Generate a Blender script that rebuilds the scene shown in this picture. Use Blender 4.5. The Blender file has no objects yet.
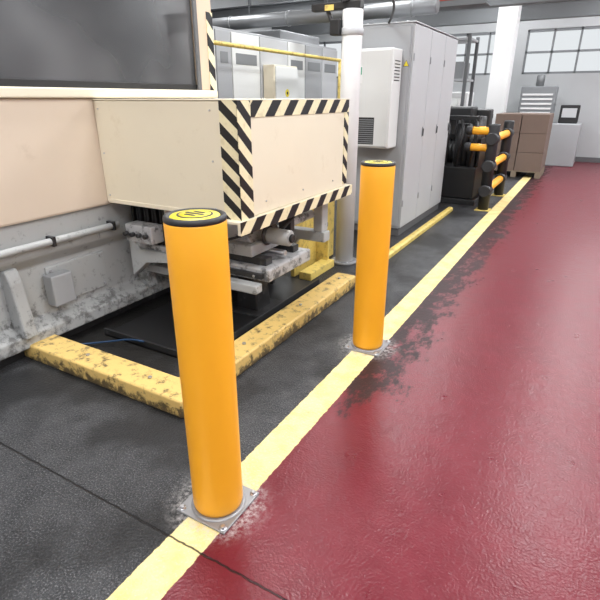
import bpy, math, random, bmesh
from mathutils import Vector, Matrix
random.seed(4)
S = bpy.context.scene
S.view_settings.view_transform = 'Standard'

# ---------------------------------------------------------------- materials
def newmat(name):
    m = bpy.data.materials.new(name); m.use_nodes = True
    nt = m.node_tree
    return m, nt, nt.nodes['Principled BSDF']

class NB:
    def __init__(s, nt): s.nt = nt
    def n(s, t, **kw):
        x = s.nt.nodes.new(t)
        for k, v in kw.items(): setattr(x, k, v)
        return x
    def link(s, a, b): s.nt.links.new(a, b)
    def setin(s, sock, v):
        if hasattr(v, 'is_output'): s.link(v, sock)
        else: sock.default_value = v
    def math(s, op, a, b=0.0, c=0.0, clamp=False):
        x = s.n('ShaderNodeMath', operation=op, use_clamp=clamp)
        s.setin(x.inputs[0], a); s.setin(x.inputs[1], b); s.setin(x.inputs[2], c)
        return x.outputs[0]
    def noise(s, vec, scale, detail=4, rough=.55):
        x = s.n('ShaderNodeTexNoise'); x.inputs['Scale'].default_value = scale
        x.inputs['Detail'].default_value = detail; x.inputs['Roughness'].default_value = rough
        s.link(vec, x.inputs['Vector']); return x.outputs['Fac']
    def scalevec(s, vec, sc):
        x = s.n('ShaderNodeMapping'); s.link(vec, x.inputs[0]); x.inputs['Scale'].default_value = sc
        return x.outputs[0]
    def ss(s, v, lo, hi, a=0.0, b=1.0):
        x = s.n('ShaderNodeMapRange', interpolation_type='SMOOTHSTEP')
        s.setin(x.inputs[0], v); s.setin(x.inputs[1], lo); s.setin(x.inputs[2], hi)
        s.setin(x.inputs[3], a); s.setin(x.inputs[4], b); return x.outputs[0]
    def mix(s, f, a, b):
        x = s.n('ShaderNodeMix', data_type='RGBA')
        s.setin(x.inputs[0], f)
        s.setin(x.inputs[6], a if hasattr(a, 'is_output') else (*a, 1))
        s.setin(x.inputs[7], b if hasattr(b, 'is_output') else (*b, 1))
        return x.outputs[2]
    def bump(s, h, strength, dist=.01):
        x = s.n('ShaderNodeBump'); x.inputs['Strength'].default_value = strength
        x.inputs['Distance'].default_value = dist
        s.link(h, x.inputs['Height']); return x.outputs[0]

def simple(name, col, rough=.5, metal=0, dirt=0.0, dirtcol=(.12, .10, .08), scale=6, bump=0.0, lo=.52, hi=.75, spec=.5, low=None):
    m, nt, b = newmat(name); N = NB(nt)
    b.inputs['Roughness'].default_value = rough; b.inputs['Metallic'].default_value = metal
    b.inputs['Specular IOR Level'].default_value = spec
    tc = N.n('ShaderNodeTexCoord').outputs['Object']
    f = N.noise(tc, scale, 8, .72)
    if low:
        sp = N.n('ShaderNodeSeparateXYZ'); N.link(tc, sp.inputs[0])
        f = N.math('ADD', f, N.ss(sp.outputs[2], low[1], low[0], 0, low[2]))
    k = N.math('MULTIPLY', N.ss(f, lo, hi), dirt)
    v = N.ss(N.noise(tc, 2.3, 3), .3, .7, .0, .10)
    c = N.mix(v, col, tuple(x*.7 for x in col))
    c = N.mix(k, c, dirtcol)
    N.link(c, b.inputs['Base Color'])
    if bump: N.link(N.bump(N.noise(tc, 60, 3), bump, .004), b.inputs['Normal'])
    return m

def stripes(name, vec, period, yel=(.80, .72, .48), blk=(.008, .008, .010), duty=.5, off=0.0):
    m, nt, b = newmat(name); N = NB(nt)
    tc = N.n('ShaderNodeTexCoord').outputs['Object']
    d = N.n('ShaderNodeVectorMath', operation='DOT_PRODUCT')
    N.link(tc, d.inputs[0]); d.inputs[1].default_value = vec
    f = N.math('FRACT', N.math('ADD', N.math('DIVIDE', d.outputs['Value'], period), 50.0+off))
    s = N.math('GREATER_THAN', f, duty)
    dn = N.math('MULTIPLY', N.ss(N.noise(tc, 25, 5), .5, .7), .35)
    yc = N.mix(dn, yel, (.45, .36, .2))
    N.link(N.mix(s, yc, blk), b.inputs['Base Color'])
    b.inputs['Roughness'].default_value = .45
    return m

def emit(name, col, st):
    m, nt, b = newmat(name)
    b.inputs['Base Color'].default_value = (*col, 1)
    b.inputs['Emission Color'].default_value = (*col, 1)
    b.inputs['Emission Strength'].default_value = st
    return m

def floor_material():
    m, nt, b = newmat('painted_shop_floor'); N = NB(nt)
    tc = N.n('ShaderNodeTexCoord').outputs['Object']
    sp = N.n('ShaderNodeSeparateXYZ'); N.link(tc, sp.inputs[0])
    X, Y = sp.outputs[0], sp.outputs[1]
    nf = N.noise(tc, 28, 4); nm = N.noise(tc, 7, 5, .6); nl = N.noise(tc, 1.6, 4); n3 = N.noise(tc, 90, 4, .7)
    n4 = N.noise(tc, 150, 3, .75)
    ex = N.math('ADD', X, N.math('MULTIPLY', N.math('SUBTRACT', nf, .5), .016))
    # grey
    g = N.mix(N.ss(nm, .3, .7), (.022, .023, .026), (.048, .049, .053))
    g = N.mix(N.ss(n4, .52, .66), g, (.18, .18, .185))
    g = N.mix(N.ss(n4, .46, .34), g, (.008, .008, .009))
    g = N.mix(N.math('MULTIPLY', N.ss(nl, .46, .60), .78), g, (.010, .010, .011))
    oil = N.math('MULTIPLY', N.ss(X, -.62, -1.0), N.ss(Y, .2, .6))
    oil = N.math('MULTIPLY', oil, N.ss(nm, .3, .5, .55, .95))
    g = N.mix(oil, g, (.010, .009, .008))
    dz = N.math('MULTIPLY', N.ss(X, -.30, -.06), N.ss(nm, .5, .75, 0, .2))
    g = N.mix(dz, g, (.22, .21, .20))
    # red
    r = N.mix(N.ss(nm, .25, .75), (.118, .006, .014), (.145, .010, .020))
    r = N.mix(N.math('MULTIPLY', N.ss(nl, .5, .75), .3), r, (.085, .006, .012))
    sx = N.ss(X, .66, .10)
    sy = N.ss(Y, .35, 1.2)
    st = N.noise(N.scalevec(tc, (1.0, .50, 1.0)), 8, 9, .76)
    sxy = N.math('MULTIPLY', sx, sy)
    th = N.math('SUBTRACT', .74, N.math('MULTIPLY', sxy, .35))
    sm = N.math('MULTIPLY', N.ss(N.math('SUBTRACT', st, th), -.04, .08), N.math('MULTIPLY', N.ss(sxy, 0, .3), .90))
    r = N.mix(sm, r, (.010, .006, .007))
    # yellow line
    y = N.mix(N.ss(nm, .35, .7), (.80, .66, .31), (.70, .53, .20))
    y = N.mix(N.math('MULTIPLY', N.ss(n3, .54, .70), .5), y, (.86, .78, .55))
    y = N.mix(N.math('MULTIPLY', N.ss(N.noise(tc, 11, 7, .75), .54, .69), .5), y, (.20, .15, .09))
    isy = N.ss(ex, -.060, -.056)
    isr = N.ss(ex, .094, .098)
    c = N.mix(isr, N.mix(isy, g, y), r)
    jd = N.math('ABSOLUTE', N.math('ADD', N.math('ADD', Y, .22), N.math('MULTIPLY', N.math('SUBTRACT', nf, .5), .014)))
    jt = N.math('MULTIPLY', N.ss(jd, .0055, .0015), .9)
    c = N.mix(jt, c, (.01, .008, .008))
    for (py) in (0.0, 1.55):
        dx = N.math('POWER', X, 2.0); dy = N.math('POWER', N.math('SUBTRACT', Y, py), 2.0)
        d = N.math('SQRT', N.math('ADD', dx, dy))
        k = N.math('MULTIPLY', N.ss(d, .235, .13), N.ss(N.noise(tc, 40, 7, .75), .40, .68))
        c = N.mix(N.math('MULTIPLY', k, .72), c, (.56, .54, .53))
    N.link(c, b.inputs['Base Color'])
    rr = N.math('ADD', .235, N.math('MULTIPLY', nm, .12))
    rr = N.math('ADD', rr, N.math('MULTIPLY', sm, .22))
    ro = N.math('ADD', N.math('MULTIPLY', isr, N.math('SUBTRACT', rr, .50)), .50)
    N.link(ro, b.inputs['Roughness'])
    b.inputs['Specular IOR Level'].default_value = .38
    hg = N.math('ADD', N.math('MULTIPLY', N.noise(tc, 85, 3), 1.1), N.math('MULTIPLY', nf, .5))
    hr = N.math('ADD', N.math('MULTIPLY', N.noise(tc, 95, 1), .22), N.math('MULTIPLY', N.noise(tc, 20, 1), .22))
    h = N.n('ShaderNodeMix', data_type='FLOAT'); N.link(isr, h.inputs[0]); N.link(hg, h.inputs[2]); N.link(hr, h.inputs[3])
    hh = N.math('SUBTRACT', h.outputs[0], N.math('MULTIPLY', jt, 1.0))
    N.link(N.bump(hh, .8, .009), b.inputs['Normal'])
    return m

M = {}
M['floor'] = floor_material()
M['boll'] = simple('bollard_yellow_polymer', (.93, .425, .020), .38)
M['cap'] = simple('black_rubber', (.02, .02, .022), .5)
M['capy'] = simple('cap_yellow', (.70, .58, .03), .4)
M['plate'] = simple('galvanised_plate', (.30, .30, .31), .4, .5, .4, (.5, .5, .5), 20)
M['bolt'] = simple('zinc_bolt', (.55, .55, .57), .3, .9)
M['cream'] = simple('cream_sheet_metal', (.77, .70, .55), .4, 0, .4, (.42, .31, .17), 5, lo=.56, hi=.8)
M['creamd'] = simple('aged_beige_panel', (.68, .57, .46), .45, 0, .25, (.35, .24, .16), 3, lo=.6, hi=.8)
M['frame'] = simple('tan_window_frame', (.66, .51, .38), .4, 0, .3, (.3, .2, .12), 4)
M['pale'] = simple('dirty_white_casting', (.43, .44, .44), .45, 0, .7, (.05, .048, .045), 14, lo=.55, hi=.72, low=(.10, .45, .12))
M['steel'] = simple('machined_steel', (.52, .52, .53), .32, .25, .8, (.03, .03, .03), 11, lo=.49, hi=.62)
M['dsteel'] = simple('oily_dark_steel', (.04, .04, .042), .35, .4, .4, (.2, .2, .2), 12)
M['black'] = simple('black_paint', (.012, .012, .013), .45)
M['curb'] = simple('worn_yellow_curb', (.72, .50, .17), .5, 0, .9, (.045, .032, .022), 17, .4, lo=.50, hi=.67, low=(.0, .095, .16))
M['yel'] = simple('yellow_paint', (.70, .53, .14), .45, 0, .6, (.12, .08, .04), 14, lo=.48, hi=.68)
M['cab'] = simple('grey_cabinet_paint', (.35, .36, .375), .42)
M['cabl'] = simple('light_cabinet_paint', (.46, .47, .485), .4)
M['plinth'] = simple('plinth_grey', (.12, .12, .125), .5)
M['ac'] = simple('white_unit_paint', (.66, .67, .66), .4)
M['grille'] = simple('grille_grey', (.2, .21, .22), .5)
M['white'] = simple('white_paint', (.74, .74, .74), .5)
M['wall'] = simple('hall_wall_paint', (.47, .48, .49), .7, 0, .2, (.4, .4, .4), 1)
M['ceil'] = simple('ceiling_panel', (.42, .43, .44), .8)
M['beam'] = simple('grey_beam', (.10, .105, .11), .5)
M['duct'] = simple('galvanised_duct', (.18, .185, .19), .35, .4)
M['brown'] = simple('cardboard', (.17, .12, .095), .8, 0, .3)
M['pal'] = simple('pallet_wood', (.22, .17, .12), .8, 0, .4)
M['red'] = simple('red_pipe', (.40, .07, .05), .4)
M['blue'] = simple('blue_hose', (.015, .05, .12), .4)
M['greent'] = simple('green_label', (.10, .35, .22), .5)
M['tube'] = emit('lamp_tube', (1, .98, .95), 8)
m, nt, b = newmat('machine_dark_glass'); b.inputs['Roughness'].default_value = .04
b.inputs['IOR'].default_value = 1.9
NBx = NB(nt); tc = NBx.n('ShaderNodeTexCoord').outputs['Object']
NBx.link(NBx.mix(NBx.ss(NBx.noise(tc, .9, 2), .38, .68), (.022, .023, .025), (.11, .11, .115)), b.inputs['Base Color'])  # paler patches in the base colour imitate reflections on the pane
M['glass'] = m
M['st_s'] = stripes('hazard_tape_a', (-1, 0, -1.2), .145)
M['st_p'] = stripes('hazard_tape_b', (0, 1, 1.1), .145, off=.3)
M['st_pt'] = stripes('hazard_tape_c', (0, 1, -1.0), .20)
M['st_post'] = stripes('hazard_tape_d', (0, 1, 1), .18)

# ---------------------------------------------------------------- geometry helpers
def link(o, parent=None):
    S.collection.objects.link(o)
    if parent: o.parent = parent
    return o
def group(name, loc=(0, 0, 0)):
    e = bpy.data.objects.new(name, None); e.empty_display_size = .1
    S.collection.objects.link(e); return e
def box(name, p0, p1, s0, s1, z0, z1, mat, parent=None, bev=0.004, seg=2):
    v = [(x, y, z) for x in (p0, p1) for y in (s0, s1) for z in (z0, z1)]
    f = [(0, 1, 3, 2), (4, 6, 7, 5), (0, 4, 5, 1), (2, 3, 7, 6), (0, 2, 6, 4), (1, 5, 7, 3)]
    me = bpy.data.meshes.new(name); me.from_pydata(v, [], f); me.update()
    me.materials.append(M[mat] if isinstance(mat, str) else mat)
    o = link(bpy.data.objects.new(name, me), parent)
    if bev:
        b = o.modifiers.new('bev', 'BEVEL'); b.width = min(bev, .45*min(abs(p1-p0), abs(s1-s0), abs(z1-z0))); b.segments = seg
    return o
def lathe(name, prof, cx, cy, mat, parent=None, seg=48, axis=None):
    vs, fs = [], []
    for r, z in prof:
        for i in range(seg):
            a = 2*math.pi*i/seg
            vs.append((r*math.cos(a), r*math.sin(a), z))
    for j in range(len(prof)-1):
        for i in range(seg):
            k = (i+1) % seg
            fs.append((j*seg+i, j*seg+k, (j+1)*seg+k, (j+1)*seg+i))
    fs.append(tuple(range(seg))[::-1]); fs.append(tuple(range((len(prof)-1)*seg, len(prof)*seg)))
    me = bpy.data.meshes.new(name); me.from_pydata(vs, [], fs)
    for p in me.polygons: p.use_smooth = len(p.vertices) == 4
    me.materials.append(M[mat])
    if axis is None:
        me.transform(Matrix.Translation((cx, cy, 0)))
    me.update()
    return link(bpy.data.objects.new(name, me), parent)
def rod(name, a, b, r, mat, parent=None, seg=20, ch=None):
    a, b = Vector(a), Vector(b); L = (b-a).length
    c = min(r*.15, L*.3) if ch is None else ch
    o = lathe(name, [(r-c, 0), (r, c), (r, L-c), (r-c, L)], 0, 0, mat, parent, seg, axis=1)
    q = (b-a).to_track_quat('Z', 'Y')
    o.data.transform(Matrix.Translation(a) @ q.to_matrix().to_4x4())
    return o
def hose(name, pts, r, mat, parent=None):
    cu = bpy.data.curves.new(name, 'CURVE'); cu.dimensions = '3D'; cu.bevel_depth = r; cu.bevel_resolution = 3
    sp = cu.splines.new('NURBS'); sp.points.add(len(pts)-1)
    for i, p in enumerate(pts): sp.points[i].co = (*p, 1)
    sp.use_endpoint_u = True; sp.order_u = 3; sp.resolution_u = 6
    cu.materials.append(M[mat]); return link(bpy.data.objects.new(name, cu), parent)
def prism(name, poly, axis, a0, a1, mat, parent=None, bev=.003, seg=2):
    n = len(poly); vs = []
    for a in (a0, a1):
        for (u, w) in poly:
            vs.append({'x': (a, u, w), 'y': (u, a, w), 'z': (u, w, a)}[axis])
    fs = [tuple(range(n)), tuple(range(2*n-1, n-1, -1))]
    for i in range(n): fs.append((i, (i+1) % n, n+(i+1) % n, n+i))
    me = bpy.data.meshes.new(name); me.from_pydata(vs, [], fs)
    bm = bmesh.new(); bm.from_mesh(me); bmesh.ops.recalc_face_normals(bm, faces=bm.faces); bm.to_mesh(me); bm.free()
    me.materials.append(M[mat]); o = link(bpy.data.objects.new(name, me), parent)
    if bev:
        b = o.modifiers.new('b', 'BEVEL'); b.width = bev; b.segments = seg
    return o
def hexbolt(name, x, y, z, r, parent, up=(0, 0, 1), mat='bolt'):
    u = Vector(up)
    o = rod(name, Vector((x, y, z)), Vector((x, y, z))+u*r*.9, r, mat, parent, seg=6)
    for p in o.data.polygons: p.use_smooth = False
    return o

# ---------------------------------------------------------------- hall
P0, P1, S0, S1, H = -7.5, 5.0, -4.0, 13.5, 4.3
box('floor', P0, P1, S0, S1, -.1, 0, 'floor', bev=0)
box('ceiling', P0, P1, S0, S1, H, H+.1, 'ceil', bev=0)
box('wall_left', P0-.15, P0, S0, S1, 0, H, 'wall', bev=0)
box('wall_right', P1, P1+.15, S0, S1, 0, H, 'wall', bev=0)
box('wall_front', P0, P1, S0-.15, S0, 0, H, 'wall', bev=0)
wb = group('wall_back')
ZW0, ZW1 = 2.05, 3.05
box('lower', P0, P1, S1, S1+.2, 0, ZW0, 'wall', wb, 0)
box('upper', P0, P1, S1, S1+.2, ZW1, H, 'wall', wb, 0)
xs = [-7.5, -7.1, -5.3, -5.0, -3.2, -2.9, -1.15, -.85, .95, 1.25, 3.05, 3.35, 4.7, 5.0]
for i in range(0, len(xs), 2):
    box('pier_%d' % i, xs[i], xs[i+1], S1, S1+.2, ZW0, ZW1, 'wall', wb, 0)
for k, i in enumerate(range(1, len(xs)-1, 2)):
    w = group('window_%d' % (k+1)); a, b_ = xs[i], xs[i+1]
    for z in (ZW0, (ZW0+ZW1)/2-.03, ZW1-.06): box('rail', a, b_, S1+.02, S1+.08, z, z+.05, 'grille', w, .002)
    nn = 3
    for j in range(nn+1):
        x = a+(b_-a-.05)*j/nn; box('mullion', x, x+.045, S1+.02, S1+.08, ZW0, ZW1, 'grille', w, .002)
box('trim_1', P0, P1, S1-.03, S1, 0, .12, 'plinth', bev=0)

for i, s in enumerate((9.0, 12.2)):
    g = group('ceiling_beam')
    z = (2.98, 3.12)[i]
    box('web', P0, P1, s-.02, s+.02, z, z+.35, 'beam', g, .002)
    box('flange_bottom', P0, P1, s-.10, s+.10, z-.02, z+.005, 'beam', g, .002)
    box('flange_top', P0, P1, s-.10, s+.10, z+.345, z+.37, 'beam', g, .002)
    for x in (-6, -3.5, -1.6, 2, 4): rod('hanger', (x, s, z+.37), (x, s, H), .02, 'beam', g)
d = group('ventilation_duct')
rod('tube', (-7.4, 5.6, 2.53), (-.9, 5.6, 2.53), .09, 'duct', d)
for x in (-6, -5, -4, -3, -2, -1.2):
    rod('collar', (x-.02, 5.6, 2.53), (x+.02, 5.6, 2.53), .10, 'duct', d)
for x in (-5.4, -2.4): rod('hanger', (x, 5.6, 2.6), (x, 5.6, H), .012, 'beam', d)
r = group('red_sprinkler_pipe')
rod('pipe', (-3.5, 6.7, 2.77), (-.3, 6.7, 2.77), .022, 'red', r); rod('hanger_1', (-3, 6.7, 2.77), (-3, 6.7, H), .01, 'beam', r); rod('hanger_2', (-.8, 6.7, 2.77), (-.8, 6.7, H), .01, 'beam', r)
ct = group('cable_tray')
box('tray', -7.4, -.7, 7.4, 7.7, 2.78, 2.80, 'beam', ct, .002)
box('lip', -7.4, -.7, 7.38, 7.4, 2.78, 2.88, 'beam', ct, .002)
for x in (-5, -3, -1): rod('hanger', (x, 7.5, 2.8), (x, 7.5, H), .012, 'beam', ct)

def lamp(x, y0, y1, power):
    g = group('ceiling_lamp')
    box('housing', x-.30, x+.30, y0, y1, H-.14, H-.05, 'white', g, .01)
    for dx in (-.15, .15):
        rod('tube', (x+dx, y0+.03, H-.165), (x+dx, y1-.03, H-.165), .018, 'tube', g)
    for yy in (y0+.2, y1-.2): rod('bracket', (x, yy, H-.06), (x, yy, H), .02, 'beam', g)
    L = bpy.data.lights.new('lamp_light', 'AREA'); L.shape = 'RECTANGLE'; L.size = .6; L.size_y = (y1-y0); L.energy = power
    L.color = (.965, .985, 1.0)
    o = bpy.data.objects.new('lamp_light', L); link(o, g); o.location = (x, (y0+y1)/2, H-.2)
for x in (-4.6, -1.3, 1.5, 4.0):
    for y in (-3.0, .6, 4.2, 7.8, 10.8):
        lamp(x, y, y+1.6, 88 if y < 7 else 100)

# ---------------------------------------------------------------- bollards
def bollard(cy):
    g = group('safety_bollard')
    R, Ht = .0975, 1.16
    lathe('body', [(.088, .012), (.094, .016), (R, .03), (R, .05), (R, 1.0), (R, Ht-.016), (R-.002, Ht-.010)], 0, cy, 'boll', g, 64)
    lathe('collar', [(R-.004, Ht-.012), (R+.0005, Ht-.009), (R+.001, Ht-.002), (R-.001, Ht+.005), (R-.006, Ht+.008), (R-.014, Ht+.007), (R-.018, Ht+.001), (R-.03, Ht-.001)], 0, cy, 'cap', g, 64)
    lathe('cap_disc', [(R-.019, Ht-.002), (R-.019, Ht+.003), (R-.023, Ht+.006), (.002, Ht+.008)], 0, cy, 'capy', g, 48)
    z = Ht+.0085
    lathe('cap_mark_ring', [(.056, z-.006), (.056, z-.0005), (.050, z), (.050, z-.006)], 0, cy, 'cap', g, 40)
    lathe('cap_mark_field', [(.050, z-.005), (.050, z+.0002), (.002, z+.0004)], 0, cy, 'capy', g, 40)
    for k, (w, off) in enumerate(((.04, .022), (.07, 0), (.04, -.022))):
        box('cap_mark_%d' % k, -w/2, w/2, cy+off-.006, cy+off+.006, z-.006, z+.0016, 'cap', g, .001)
    lathe('foot_ring', [(.108, .008), (.107, .011), (.100, .013), (.096, .013)], 0, cy, 'plate', g, 48)
    box('base_plate', -.118, .118, cy-.118, cy+.118, 0, .009, 'plate', g, .003)
    for dx in (-1, 1):
        for dy in (-1, 1):
            lathe('washer', [(.015, .009), (.015, .012), (.008, .013)], dx*.100, cy+dy*.100, 'bolt', g, 20)
            hexbolt('bolt', dx*.100, cy+dy*.100, .012, .010, g)
    return g
bollard(0.0); bollard(1.55)

# ---------------------------------------------------------------- yellow floor curb
g = group('yellow_kerb_rail')
hk = .105
prism('kerb', [(-2.6, .34), (-.50, .34), (-.50, 2.50), (-.68, 2.50), (-.68, .52), (-2.6, .52)], 'z', 0, hk, 'curb', g, .014, 3)
for (x, y) in ((-.59, 1.0), (-.59, 1.7), (-.59, 2.35)):
    hexbolt('anchor', x, y, hk, .012, g)
for x in (-.8, -1.3, -1.9): hexbolt('anchor', x, .43, hk, .012, g)
for (x0, x1, y0, y1) in ((-.50, -.494, 1.3, 1.38), (-.50, -.494, 2.1, 2.18)):
    box('splice_plate', x0, x1, y0, y1, .01, .085, 'curb', g, .002)
g = group('yellow_kerb_rail')
prism('run', [(-.60, 0), (-.52, 0), (-.52, .04), (-.54, .055), (-.58, .055), (-.60, .04)], 'y', 3.3, 6.0, 'yel', g, .004)

# ---------------------------------------------------------------- big machine
g = group('machine_tool')
BX = -1.70
box('plinth', -3.6, BX-.10, -1.2, 2.25, 0, .08, 'dsteel', g)
prism('bed_casting', [(-3.6, .08), (BX-.02, .08), (BX-.02, .16), (BX-.10, .22), (BX-.10, .55), (BX-.03, .62), (BX-.03, .84), (-3.6, .84)], 'y', -1.2, 2.22, 'pale', g, .012)
for s in (-.6, .35, 1.35, 2.1):
    prism('rib', [(BX-.12, .16), (BX+.02, .16), (BX-.02, .50), (BX-.05, .58), (BX-.12, .58)], 'y', s-.04, s+.04, 'pale', g, .01)
for s in (-.1, .8, 1.75):
    box('access_cover', BX-.12, BX-.085, s-.22, s+.22, .26, .52, 'pale', g, .008)
    for a in (-.19, .19):
        for z in (.29, .49): hexbolt('cover_bolt', BX-.085, s+a, z, .010, g, (1, 0, 0))
rod('coolant_pipe', (BX+.01, -1.1, .70), (BX+.01, 1.1, .70), .022, 'pale', g)
for s in (-.8, -.1, .6, 1.05): box('pipe_clip', BX-.03, BX+.035, s-.012, s+.012, .67, .73, 'dsteel', g, .003)
box('junction_box', BX-.085, BX+.0, .55, .70, .28, .48, 'cab', g, .008)
box('side_panel', -3.6, BX, -1.2, 2.25, .84, 1.50, 'creamd', g, .015)
box('sill', -3.6, BX+.03, -1.2, 2.25, 1.50, 1.555, 'cream', g, .008)
box('enclosure_top', -3.6, BX-.06, -1.2, 2.25, 1.555, 3.2, 'creamd', g, .01)
box('corner_post', BX-.07, BX+.01, 2.07, 2.25, 1.555, 3.2, 'frame', g, .008)
box('corner_trim', BX-.002, BX+.018, 2.04, 2.075, 1.555, 3.2, 'plinth', g, .003)
box('window_post', BX-.07, BX+.01, .02, .14, 1.555, 3.2, 'frame', g, .008)
box('window_head', BX-.07, BX+.01, .02, 2.25, 2.75, 3.2, 'frame', g, .008)
box('door_panel', BX-.07, BX+.005, -1.15, .0, 1.6, 3.15, 'cream', g, .01)
box('window_glass', BX-.055, BX-.02, .14, 2.05, 1.585, 2.75, 'glass', g, .002)
box('glass_gasket', BX-.03, BX-.008, .14, 2.05, 1.555, 1.595, 'black', g, .003)
rod('door_handle', (BX+.05, -.12, 1.75), (BX+.05, -.12, 2.05), .012, 'black', g)
for z in (1.77, 2.03): rod('handle_stub', (BX, -.12, z), (BX+.05, -.12, z), .01, 'black', g)
box('hazard_edge', BX+.012, BX+.016, 2.18, 2.25, 1.555, 2.1, 'st_post', g, 0)

# ---- cream guard hood
C1, C0, D0, D1, Z0, Z1 = -.60, BX, 1.05, 2.44, .86, 1.488
h = group('guard_hood')
box('shell', C0, C1, D0, D1, Z0, Z1, 'cream', h, .01, 3)
box('top_lid', C0, C1+.006, D0-.006, D1+.006, Z1, Z1+.006, 'cream', h, .002)
box('front_fold', C0+.02, C1-.20, D0-.006, D0, Z0+.0, Z0+.025, 'cream', h, .002)
e = .0025
def tape(n, *a, mat): return box(n, *a, mat, h, 0)
tape('tape_corner_front', C1-.115, C1+e, D0-e*2, D0, Z0+.0, Z1, mat='st_s')
tape('tape_corner_side', C1, C1+e*2, D0-e*2, D0+.115, Z0, Z1, mat='st_p')
tape('tape_top', C1, C1+e*2, D0+.115, D1, Z1-.085, Z1, mat='st_pt')
tape('tape_rear', C1, C1+e*2, D1-.07, D1, Z0+.02, Z1-.085, mat='st_p')
for z in (Z0+.05, (Z0+Z1)/2, Z1-.05):
    for x in (-1.66, -.78):
        hexbolt('screw', x, D0, z, .006, h, (0, -1, 0))
for s in (1.3, 1.75, 2.2): hexbolt('screw', C1, s, Z0+.07, .006, h, (1, 0, 0))
box('skirt', C1-.12, C1+.025, D0-.05, D1+.06, Z0-.015, Z0+.0, 'cream', h, .002)
box('skirt_face', C1+.005, C1+.025, D0-.05, D1+.06, Z0-.075, Z0-.015, 'cream', h, .002)
tape('skirt_tape', C1+.025, C1+.029, D0-.05, D1+.06, Z0-.075, Z0, mat='st_pt')

# ---- slide / loader beneath the hood (with its drip tray)
q = group('loader_slide')
box('table', BX-.0, -.66, 1.40, 1.98, .36, .45, 'steel', q, .012)
box('table_front_lip', BX, -.70, 1.37, 1.40, .385, .42, 'dsteel', q, .004)
box('guide_rail_1', BX, -.72, 1.46, 1.54, .45, .50, 'dsteel', q, .004)
box('guide_rail_2', BX, -.72, 1.82, 1.90, .45, .50, 'dsteel', q, .004)
box('carriage', -1.30, -.82, 1.44, 1.94, .50, .58, 'pale', q, .01)
prism('carriage_wedge', [(-1.25, .58), (-.86, .58), (-.98, .76), (-1.2, .76)], 'y', 1.5, 1.88, 'steel', q, .008)
box('hood_support', -1.22, -.95, 1.45, 2.05, .76, .845, 'dsteel', q, .01)
rod('ballscrew', (-1.6, 1.68, .49), (-.70, 1.68, .49), .02, 'bolt', q)
rod('motor', (-.80, 1.62, .62), (-.62, 1.62, .62), .055, 'pale', q, 32)
rod('motor_flange', (-.82, 1.62, .62), (-.79, 1.62, .62), .07, 'dsteel', q, 32)
rod('motor_shaft_cap', (-.62, 1.62, .62), (-.60, 1.62, .62), .03, 'black', q)
rod('cylinder', (-.78, 1.85, .66), (-.78, 2.2, .66), .035, 'steel', q)
box('cyl_mount', -.83, -.73, 1.80, 1.86, .58, .72, 'dsteel', q)
box('grey_arm', -1.12, -.66, 2.20, 2.30, .44, .52, 'pale', q, .008)
box('grey_arm_upright', -.76, -.68, 2.20, 2.30, .52, .80, 'pale', q, .008)
prism('grey_arm_gusset', [(-1.12, .16), (-.9, .44), (-1.12, .44)], 'y', 2.22, 2.27, 'pale', q, .006)
for i in range(9):  # black slats added as the dark underside shadow in the gap below the hood
    x = -1.66+i*.036
    box('shade_slat_%d' % i, x, x+.02, 1.2+(i % 2)*.01, 2.0, .56, .84, 'black', q, .004)
prism('bracket', [(-1.70, .30), (-1.55, .42), (-1.2, .47), (-1.2, .52), (-1.6, .52), (-1.70, .60)], 'y', 1.18, 1.26, 'pale', q, .008)
box('bracket_bar', -1.70, -.95, 1.20, 1.32, .50, .56, 'steel', q, .008)
box('bracket_bar_low', -1.70, -.70, 1.30, 1.38, .30, .36, 'pale', q, .008)
box('valve_block', -1.60, -1.36, 1.08, 1.19, .60, .72, 'steel', q, .008)
for i in range(4): rod('valve_port_%d' % i, (-1.57+i*.06, 1.07, .66), (-1.57+i*.06, 1.04, .66), .016, 'dsteel', q, 12)
box('plate_hanger', -1.30, -1.27, 1.15, 1.40, .46, .86, 'pale', q, .006)
box('rear_wall_plate', BX-.0, -1.12, 2.15, 2.19, .02, .84, 'dsteel', q, .006)
prism('leg', [(-1.1, .012), (-.9, .012), (-.94, .36), (-1.06, .36)], 'y', 1.6, 1.78, 'dsteel', q, .008)
box('leg_foot', -1.16, -.84, 1.52, 1.86, .012, .03, 'dsteel', q)
for x in (-1.5, -1.25, -1.0, -.76):
    hexbolt('table_bolt', x, 1.37, .403, .010, q, (0, -1, 0), 'bolt')
hose('hose_b', [(-1.66, 1.3, .78), (-1.3, 1.15, .62), (-1.0, 1.3, .60), (-.85, 1.5, .66)], .009, 'black', q)
hose('hose_c', [(-.70, 1.62, .66), (-.66, 1.75, .75), (-.75, 1.95, .72), (-1.0, 2.1, .6)], .010, 'black', q)
box('drip_pan', -1.62, -.80, .80, 2.40, .0, .012, 'black', q, .002)
box('drip_rim_front', -1.62, -.80, .80, .815, .0, .05, 'dsteel', q, .002)
box('drip_rim_side', -.815, -.80, .80, 2.40, .0, .05, 'dsteel', q, .002)
h2 = group('blue_air_hose')
hose('hose', [(-2.4, -.1, .02), (-1.66, .56, .02), (-1.45, .72, .03), (-1.3, .76, .07), (-1.22, .78, .06)], .006, 'blue', h2)

yf = group('yellow_machine_frame')
box('floor_channel', -1.02, -.90, 2.43, 2.90, 0, .07, 'yel', yf, .006)
box('upright_plate', -1.12, -1.08, 2.45, 3.25, .0, .62, 'yel', yf, .006)
box('gusset', -1.08, -.95, 2.86, 2.89, .0, .3, 'yel', yf, .006)
box('dark_slot', -1.079, -1.075, 2.62, 3.1, .33, .37, 'dsteel', yf, 0)

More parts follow.
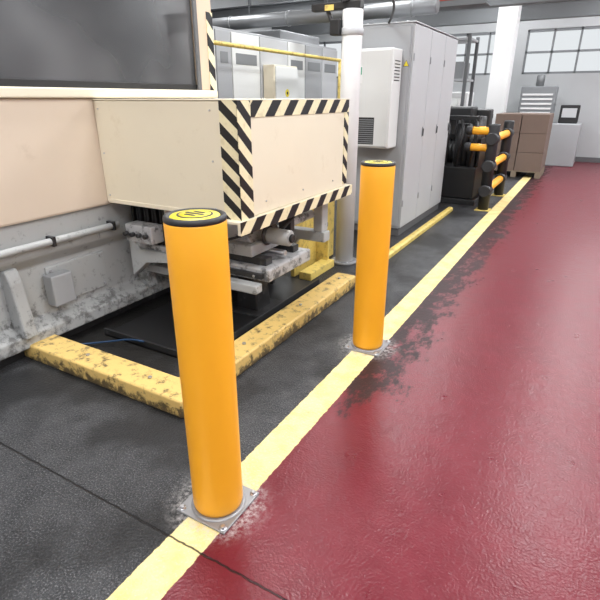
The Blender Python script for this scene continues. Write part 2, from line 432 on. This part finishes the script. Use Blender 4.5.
# ---------------------------------------------------------------- white post
g = group('white_support_column')
lathe('shaft', [(.085, .02), (.085, 2.16), (.08, 2.17), (.02, 2.175)], -.88, 3.08, 'white', g, 40)
lathe('base_flange', [(.13, 0), (.13, .02), (.125, .024), (.09, .026)], -.88, 3.08, 'plate', g, 40)
lathe('collar', [(.088, 1.98), (.095, 1.985), (.095, 2.03), (.088, 2.035)], -.88, 3.08, 'cabl', g, 40)
for a in range(4):
    hexbolt('bolt', -.88+.11*math.cos(a*math.pi/2+.7), 3.08+.11*math.sin(a*math.pi/2+.7), .022, .010, g)
box('cross_arm', -1.25, -.80, 3.04, 3.12, 2.175, 2.23, 'black', g, .006)
rod('lever', (-1.0, 3.0, 2.02), (-1.08, 3.0, 2.18), .018, 'black', g)
box('clamp', -1.04, -.95, 2.97, 3.06, 1.98, 2.10, 'black', g, .01)
box('tag', -1.08, -1.0, 2.96, 2.965, 2.16, 2.20, 'yel', g, 0)
hose('cable', [(-.95, 3.0, 2.22), (-.7, 3.2, 2.32), (-.75, 3.8, 2.3), (-1.0, 4.24, 2.21)], .012, 'black', g)

# ---------------------------------------------------------------- control cabinets
g = group('control_cabinet')
A0, A1, B0, B1, HC = -1.38, -.72, 4.26, 6.05, 2.2
box('plinth', A0+.02, A1-.02, B0+.02, B1-.02, 0, .09, 'plinth', g)
box('carcass', A0, A1-.02, B0, B1, .09, HC, 'cab', g, .006)
ws = [B0, B0+.60, B0+1.2, B1]
for i in range(3):
    box('door_%d' % (i+1), A1-.02, A1, ws[i]+.006, ws[i+1]-.006, .10, HC-.012, 'cabl', g, .006)
    y = ws[i+1]-.06
    box('handle_plate_%d' % i, A1, A1+.006, y-.010, y+.010, 1.08, 1.19, 'grille', g, .003)
    rod('handle_%d' % i, (A1+.014, y, 1.09), (A1+.014, y, 1.17), .006, 'black', g)
    for z in (.35, 1.85): rod('hinge', (A1+.004, ws[i]+.012, z), (A1+.004, ws[i]+.012, z+.07), .008, 'cab', g)
box('end_panel', A0+.02, A1-.04, B0-.012, B0, .12, HC-.03, 'cab', g, .006)
for x in (A0+.1, A1-.12):
    rod('eye_stem', (x, B0+.1, HC), (x, B0+.1, HC+.03), .012, 'bolt', g)
box('roof', A0-.005, A1+.005, B0-.012, B1+.005, HC, HC+.012, 'cabl', g, .004)
def tri(n, x0, x1, y, z0, z1, mat, par):
    prism(n, [(x0, z0), (x1, z0), ((x0+x1)/2, z1)], 'y', y-.002, y, mat, par, 0)
tri('warning_triangle_border', -.79-.03, -.79+.035, B0-.0121, 1.80, 1.86, 'black', g)
tri('warning_triangle', -.79-.023, -.79+.028, B0-.0135, 1.804, 1.852, 'capy', g)
ac = group('cabinet_cooling_unit')
U0, U1, V0, V1 = -1.30, -.83, 3.98, B0-.013
box('housing', U0, U1, V0, V1, 1.0, 1.96, 'ac', ac, .015, 3)
box('front_cover', U0+.02, U1-.02, V0-.012, V0, 1.02, 1.94, 'ac', ac, .008)
for i in range(12):
    z = 1.05+i*.021
    box('louvre_%d' % i, U0+.08, U0+.30, V0-.018, V0-.011, z, z+.010, 'grille', ac, .001)
box('louvre_back', U0+.075, U0+.305, V0-.0135, V0-.012, 1.04, 1.31, 'black', ac, 0)
for i in range(7):
    z = 1.66+i*.03
    box('side_slot_%d' % i, U1, U1+.003, V0+.05, V0+.2, z, z+.010, 'black', ac, 0)
box('label_white', U0+.03, U0+.15, V0-.0135, V0-.012, 1.64, 1.80, 'white', ac, 0)
box('label_green', U0+.035, U0+.145, V0-.0145, V0-.0135, 1.72, 1.79, 'greent', ac, 0)
box('label_print', U0+.045, U0+.13, V0-.0145, V0-.0135, 1.68, 1.695, 'black', ac, 0)
box('label_print_b', U0+.045, U0+.12, V0-.0145, V0-.0135, 1.655, 1.665, 'black', ac, 0)

# ---------------------------------------------------------------- left background
g = group('switchgear_row')
box('plinth', -3.7, -2.95, 3.2, 7.0, 0, .1, 'plinth', g)
box('carcass', -3.7, -2.92, 3.2, 7.0, .1, 2.25, 'cab', g, .01)
ss_ = [3.2, 3.8, 4.1, 4.7, 5.4, 5.9, 6.45, 7.0]
for i in range(7):
    s, e_ = ss_[i], ss_[i+1]
    box('door_%d' % i, -2.92, -2.90, s+.01, e_-.01, .12, 2.22, ('ac', 'cab', 'ac', 'cabl', 'ac', 'cab', 'cabl')[i], g, .006)
    if i != 3:
        box('vent_%d' % i, -2.90, -2.896, s+.08, e_-.08, 1.88, 2.0, 'grille', g, 0)
    rod('door_pull_%d' % i, (-2.898, e_-.05, 1.3), (-2.898, e_-.05, 1.42), .003, 'black', g)
g2 = group('electrical_box')
box('case', -2.893, -2.72, 4.75, 5.35, 1.36, 1.90, 'cream', g2, .012)
box('door', -2.72, -2.705, 4.77, 5.33, 1.38, 1.88, 'ac', g2, .006)
rod('round_label', (-2.705, 5.05, 1.56), (-2.702, 5.05, 1.56), .05, 'capy', g2, 24)
rod('round_label_dot', (-2.702, 5.05, 1.56), (-2.700, 5.05, 1.56), .02, 'black', g2, 16)
fe = group('yellow_safety_fence')
rod('top_rail', (-2.5, 2.5, 2.02), (-2.5, 6.3, 2.02), .022, 'yel', fe)
rod('mid_rail', (-2.5, 2.5, 1.0), (-2.5, 6.3, 1.0), .022, 'yel', fe)
for s in (2.6, 6.25):
    rod('post', (-2.5, s, 0), (-2.5, s, 2.02), .022, 'yel', fe)
for i in range(30):
    s = 2.65+i*.12
    rod('wire', (-2.5, s, 1.0), (-2.5, s, .12), .003, 'yel', fe, 6)
g = group('press_machine')
box('body', -6.3, -4.2, 7.6, 9.6, 0, 2.2, 'ac', g, .03)
box('window', -5.9, -4.6, 7.57, 7.60, 1.3, 1.9, 'glass', g, .01)
box('hood', -6.1, -4.5, 7.8, 9.4, 2.2, 2.7, 'cab', g, .02)
box('panel', -4.2, -4.16, 7.9, 8.5, 1.2, 1.8, 'grille', g, .01)
g = group('storage_rack')
for x in (-2.4, -1.3):
    for y in (9.3, 10.0):
        box('upright', x-.03, x+.03, y-.03, y+.03, 0, 2.6, 'beam', g, .003)
for z in (.4, 1.1, 1.8, 2.5):
    box('shelf', -2.42, -1.28, 9.28, 10.02, z, z+.04, 'cab', g, .003)
for (x, z, w_, hh, mm) in ((-2.3, .44, .4, .4, 'brown'), (-1.75, 1.14, .35, .35, 'ac'), (-2.3, 1.14, .35, .45, 'cab'), (-2.2, 1.84, .5, .4, 'ac'), (-1.65, 1.84, .28, .3, 'grille')):
    box('bin', x, x+w_, 9.35, 9.9, z, z+hh, mm, g, .01)
# dark machine in front of the end wall, seen between rack and column
g = group('filling_machine')
box('base', -.72, .75, 12.2, 13.1, 0, .95, 'cab', g, .02)
box('cabinet', -.65, .10, 12.3, 13.0, .95, 1.75, 'grille', g, .02)
for i in range(6): box('slat_%d' % i, -.60, .05, 12.285, 12.30, 1.05+i*.1, 1.09+i*.1, 'white', g, .003)
rod('chimney', (-.3, 12.7, 1.75), (-.3, 12.7, 2.0), .09, 'duct', g)
box('console', .25, .65, 12.4, 12.8, .95, 1.35, 'black', g, .02)
box('console_screen', .30, .60, 12.39, 12.40, 1.08, 1.28, 'cabl', g, .003)

# ---------------------------------------------------------------- far right background
g = group('hydraulic_power_unit')
box('tank', -1.25, -.38, 6.55, 7.7, .08, .55, 'black', g, .02)
box('skid', -1.3, -.33, 6.5, 7.75, 0, .08, 'dsteel', g, .01)
for (x, y) in ((-1.2, 6.6), (-.45, 6.6), (-1.2, 7.6), (-.45, 7.6)):
    box('upright', x-.025, x+.025, y-.025, y+.025, .55, 1.25, 'black', g, .004)
box('top_frame', -1.23, -.42, 6.56, 6.64, 1.20, 1.26, 'black', g, .004)
box('top_frame_b', -1.23, -.42, 7.56, 7.64, 1.20, 1.26, 'black', g, .004)
box('manifold_body', -1.15, -.40, 7.25, 7.5, .55, 1.34, 'black', g, .02)
box('top_hopper', -1.05, -.6, 6.9, 7.3, 1.05, 1.38, 'black', g, .03)
box('back_plate', -1.2, -.45, 7.5, 7.55, .55, 1.2, 'black', g, .004)
for i in range(4):
    x = -1.1+i*.2
    rod('valve_%d' % i, (x, 6.68, .55), (x, 6.68, .95+.1*(i % 3)), .055, 'dsteel', g)
    rod('valve_cap_%d' % i, (x, 6.68, .95+.1*(i % 3)), (x, 6.68, 1.0+.1*(i % 3)), .035, 'bolt', g)
    hose('loop_%d' % i, [(x, 6.6, .55), (x+.05, 6.4, .75), (x+.12, 6.45, 1.1), (x+.02, 6.6, 1.22)], .022, 'black', g)
rod('motor', (-.95, 7.1, .72), (-.5, 7.1, .72), .17, 'dsteel', g, 32)
for i in range(8): rod('motor_fin_%d' % i, (-.92+i*.05, 7.1, .72), (-.905+i*.05, 7.1, .72), .185, 'black', g, 32)
rod('accumulator', (-.62, 6.75, .55), (-.62, 6.75, 1.15), .08, 'black', g, 28)
rod('accumulator_b', (-.48, 6.95, .55), (-.48, 6.95, 1.25), .09, 'dsteel', g, 28)
rod('accumulator_band', (-.48, 6.95, 1.05), (-.48, 6.95, 1.12), .093, 'boll', g, 28)
box('gauge_panel', -1.1, -.75, 6.60, 6.63, 1.0, 1.22, 'dsteel', g, .005)
box('side_guard', -.40, -.37, 6.62, 7.6, .55, .95, 'black', g, .006)

def barrier(px, s0_, s1_):
    g = group('guard_rail_barrier')
    for (x, s) in ((px, s0_), (px, s1_)):
        lathe('post', [(.075, .012), (.075, 1.15), (.07, 1.17), (.02, 1.175)], x, s, 'cap', g, 28)
        box('post_plate', x-.1, x+.1, s-.1, s+.1, 0, .012, 'yel', g, .003)
    for z in (.28, .62, .98):
        rod('rail', (px, s0_+.05, z), (px, s1_-.05, z), .055, 'boll', g, 24)
        for s in (s0_, s1_):
            rod('rail_socket', (px, s-.11, z), (px, s+.11, z), .085, 'cap', g, 24)
    for z in (.86, 1.08):
        rod('rail_return', (px, s0_, z), (px-.28, s0_, z), .05, 'boll', g, 24)
        rod('rail_return_end', (px-.28, s0_, z), (px-.36, s0_, z), .06, 'cap', g, 24)
barrier(-.16, 6.28, 7.6)

for x in (-1.02, 2.1):
    c = group('white_building_column')
    box('shaft', x-.2, x+.2, 11.3, 11.7, 0, H, 'white', c, .01)
    box('base_guard', x-.24, x+.24, 11.26, 11.74, 0, .9, 'cab', c, .01)

def pallet(x0, y0, nx, ny, nz, sz):
    g = group('pallet_of_boxes')
    W, D = nx*sz, ny*sz
    for i in range(5):
        yy = y0+i*(D-.1)/4
        box('slat_%d' % i, x0, x0+W, yy, yy+.1, .11, .13, 'pal', g, .002)
    for i in range(3):
        xx = x0+i*(W-.1)/2
        box('bearer_%d' % i, xx, xx+.1, y0, y0+D, 0, .11, 'pal', g, .002)
    for k in range(nz):
        for i in range(nx):
            for j in range(ny):
                jx = random.uniform(0, .012)
                box('carton', x0+i*sz+jx, x0+(i+1)*sz-.008, y0+j*sz, y0+(j+1)*sz-.008, .131+k*.36, .131+(k+1)*.36-.004, 'brown', g, .006)
pallet(-.75, 9.9, 2, 2, 3, .5)
g = group('packing_machine')
box('base', -3.6, -1.4, 10.4, 11.5, 0, 1.0, 'ac', g, .02)
box('tower', -3.3, -2.5, 10.6, 11.3, 1.0, 2.5, 'cab', g, .02)
for i in range(5): box('louvre_%d' % i, -3.2, -2.6, 10.58, 10.60, 2.0+i*.08, 2.04+i*.08, 'beam', g, .003)
box('bright_cover', -2.3, -1.5, 10.6, 11.3, 1.0, 1.62, 'white', g, .03)

# ---------------------------------------------------------------- world, camera
w = bpy.data.worlds.new('overcast_sky'); S.world = w; w.use_nodes = True
w.node_tree.nodes['Background'].inputs[0].default_value = (.93, .97, 1, 1)
w.node_tree.nodes['Background'].inputs[1].default_value = .85
cam = bpy.data.cameras.new('camera'); co = bpy.data.objects.new('camera', cam); S.collection.objects.link(co)
cam.sensor_width = 36; cam.lens = 36*488/600; cam.clip_start = .05
co.location = (1.026, -1.141, 1.5)
co.rotation_euler = (math.radians(67.5), 0, math.radians(29.7))
S.camera = co
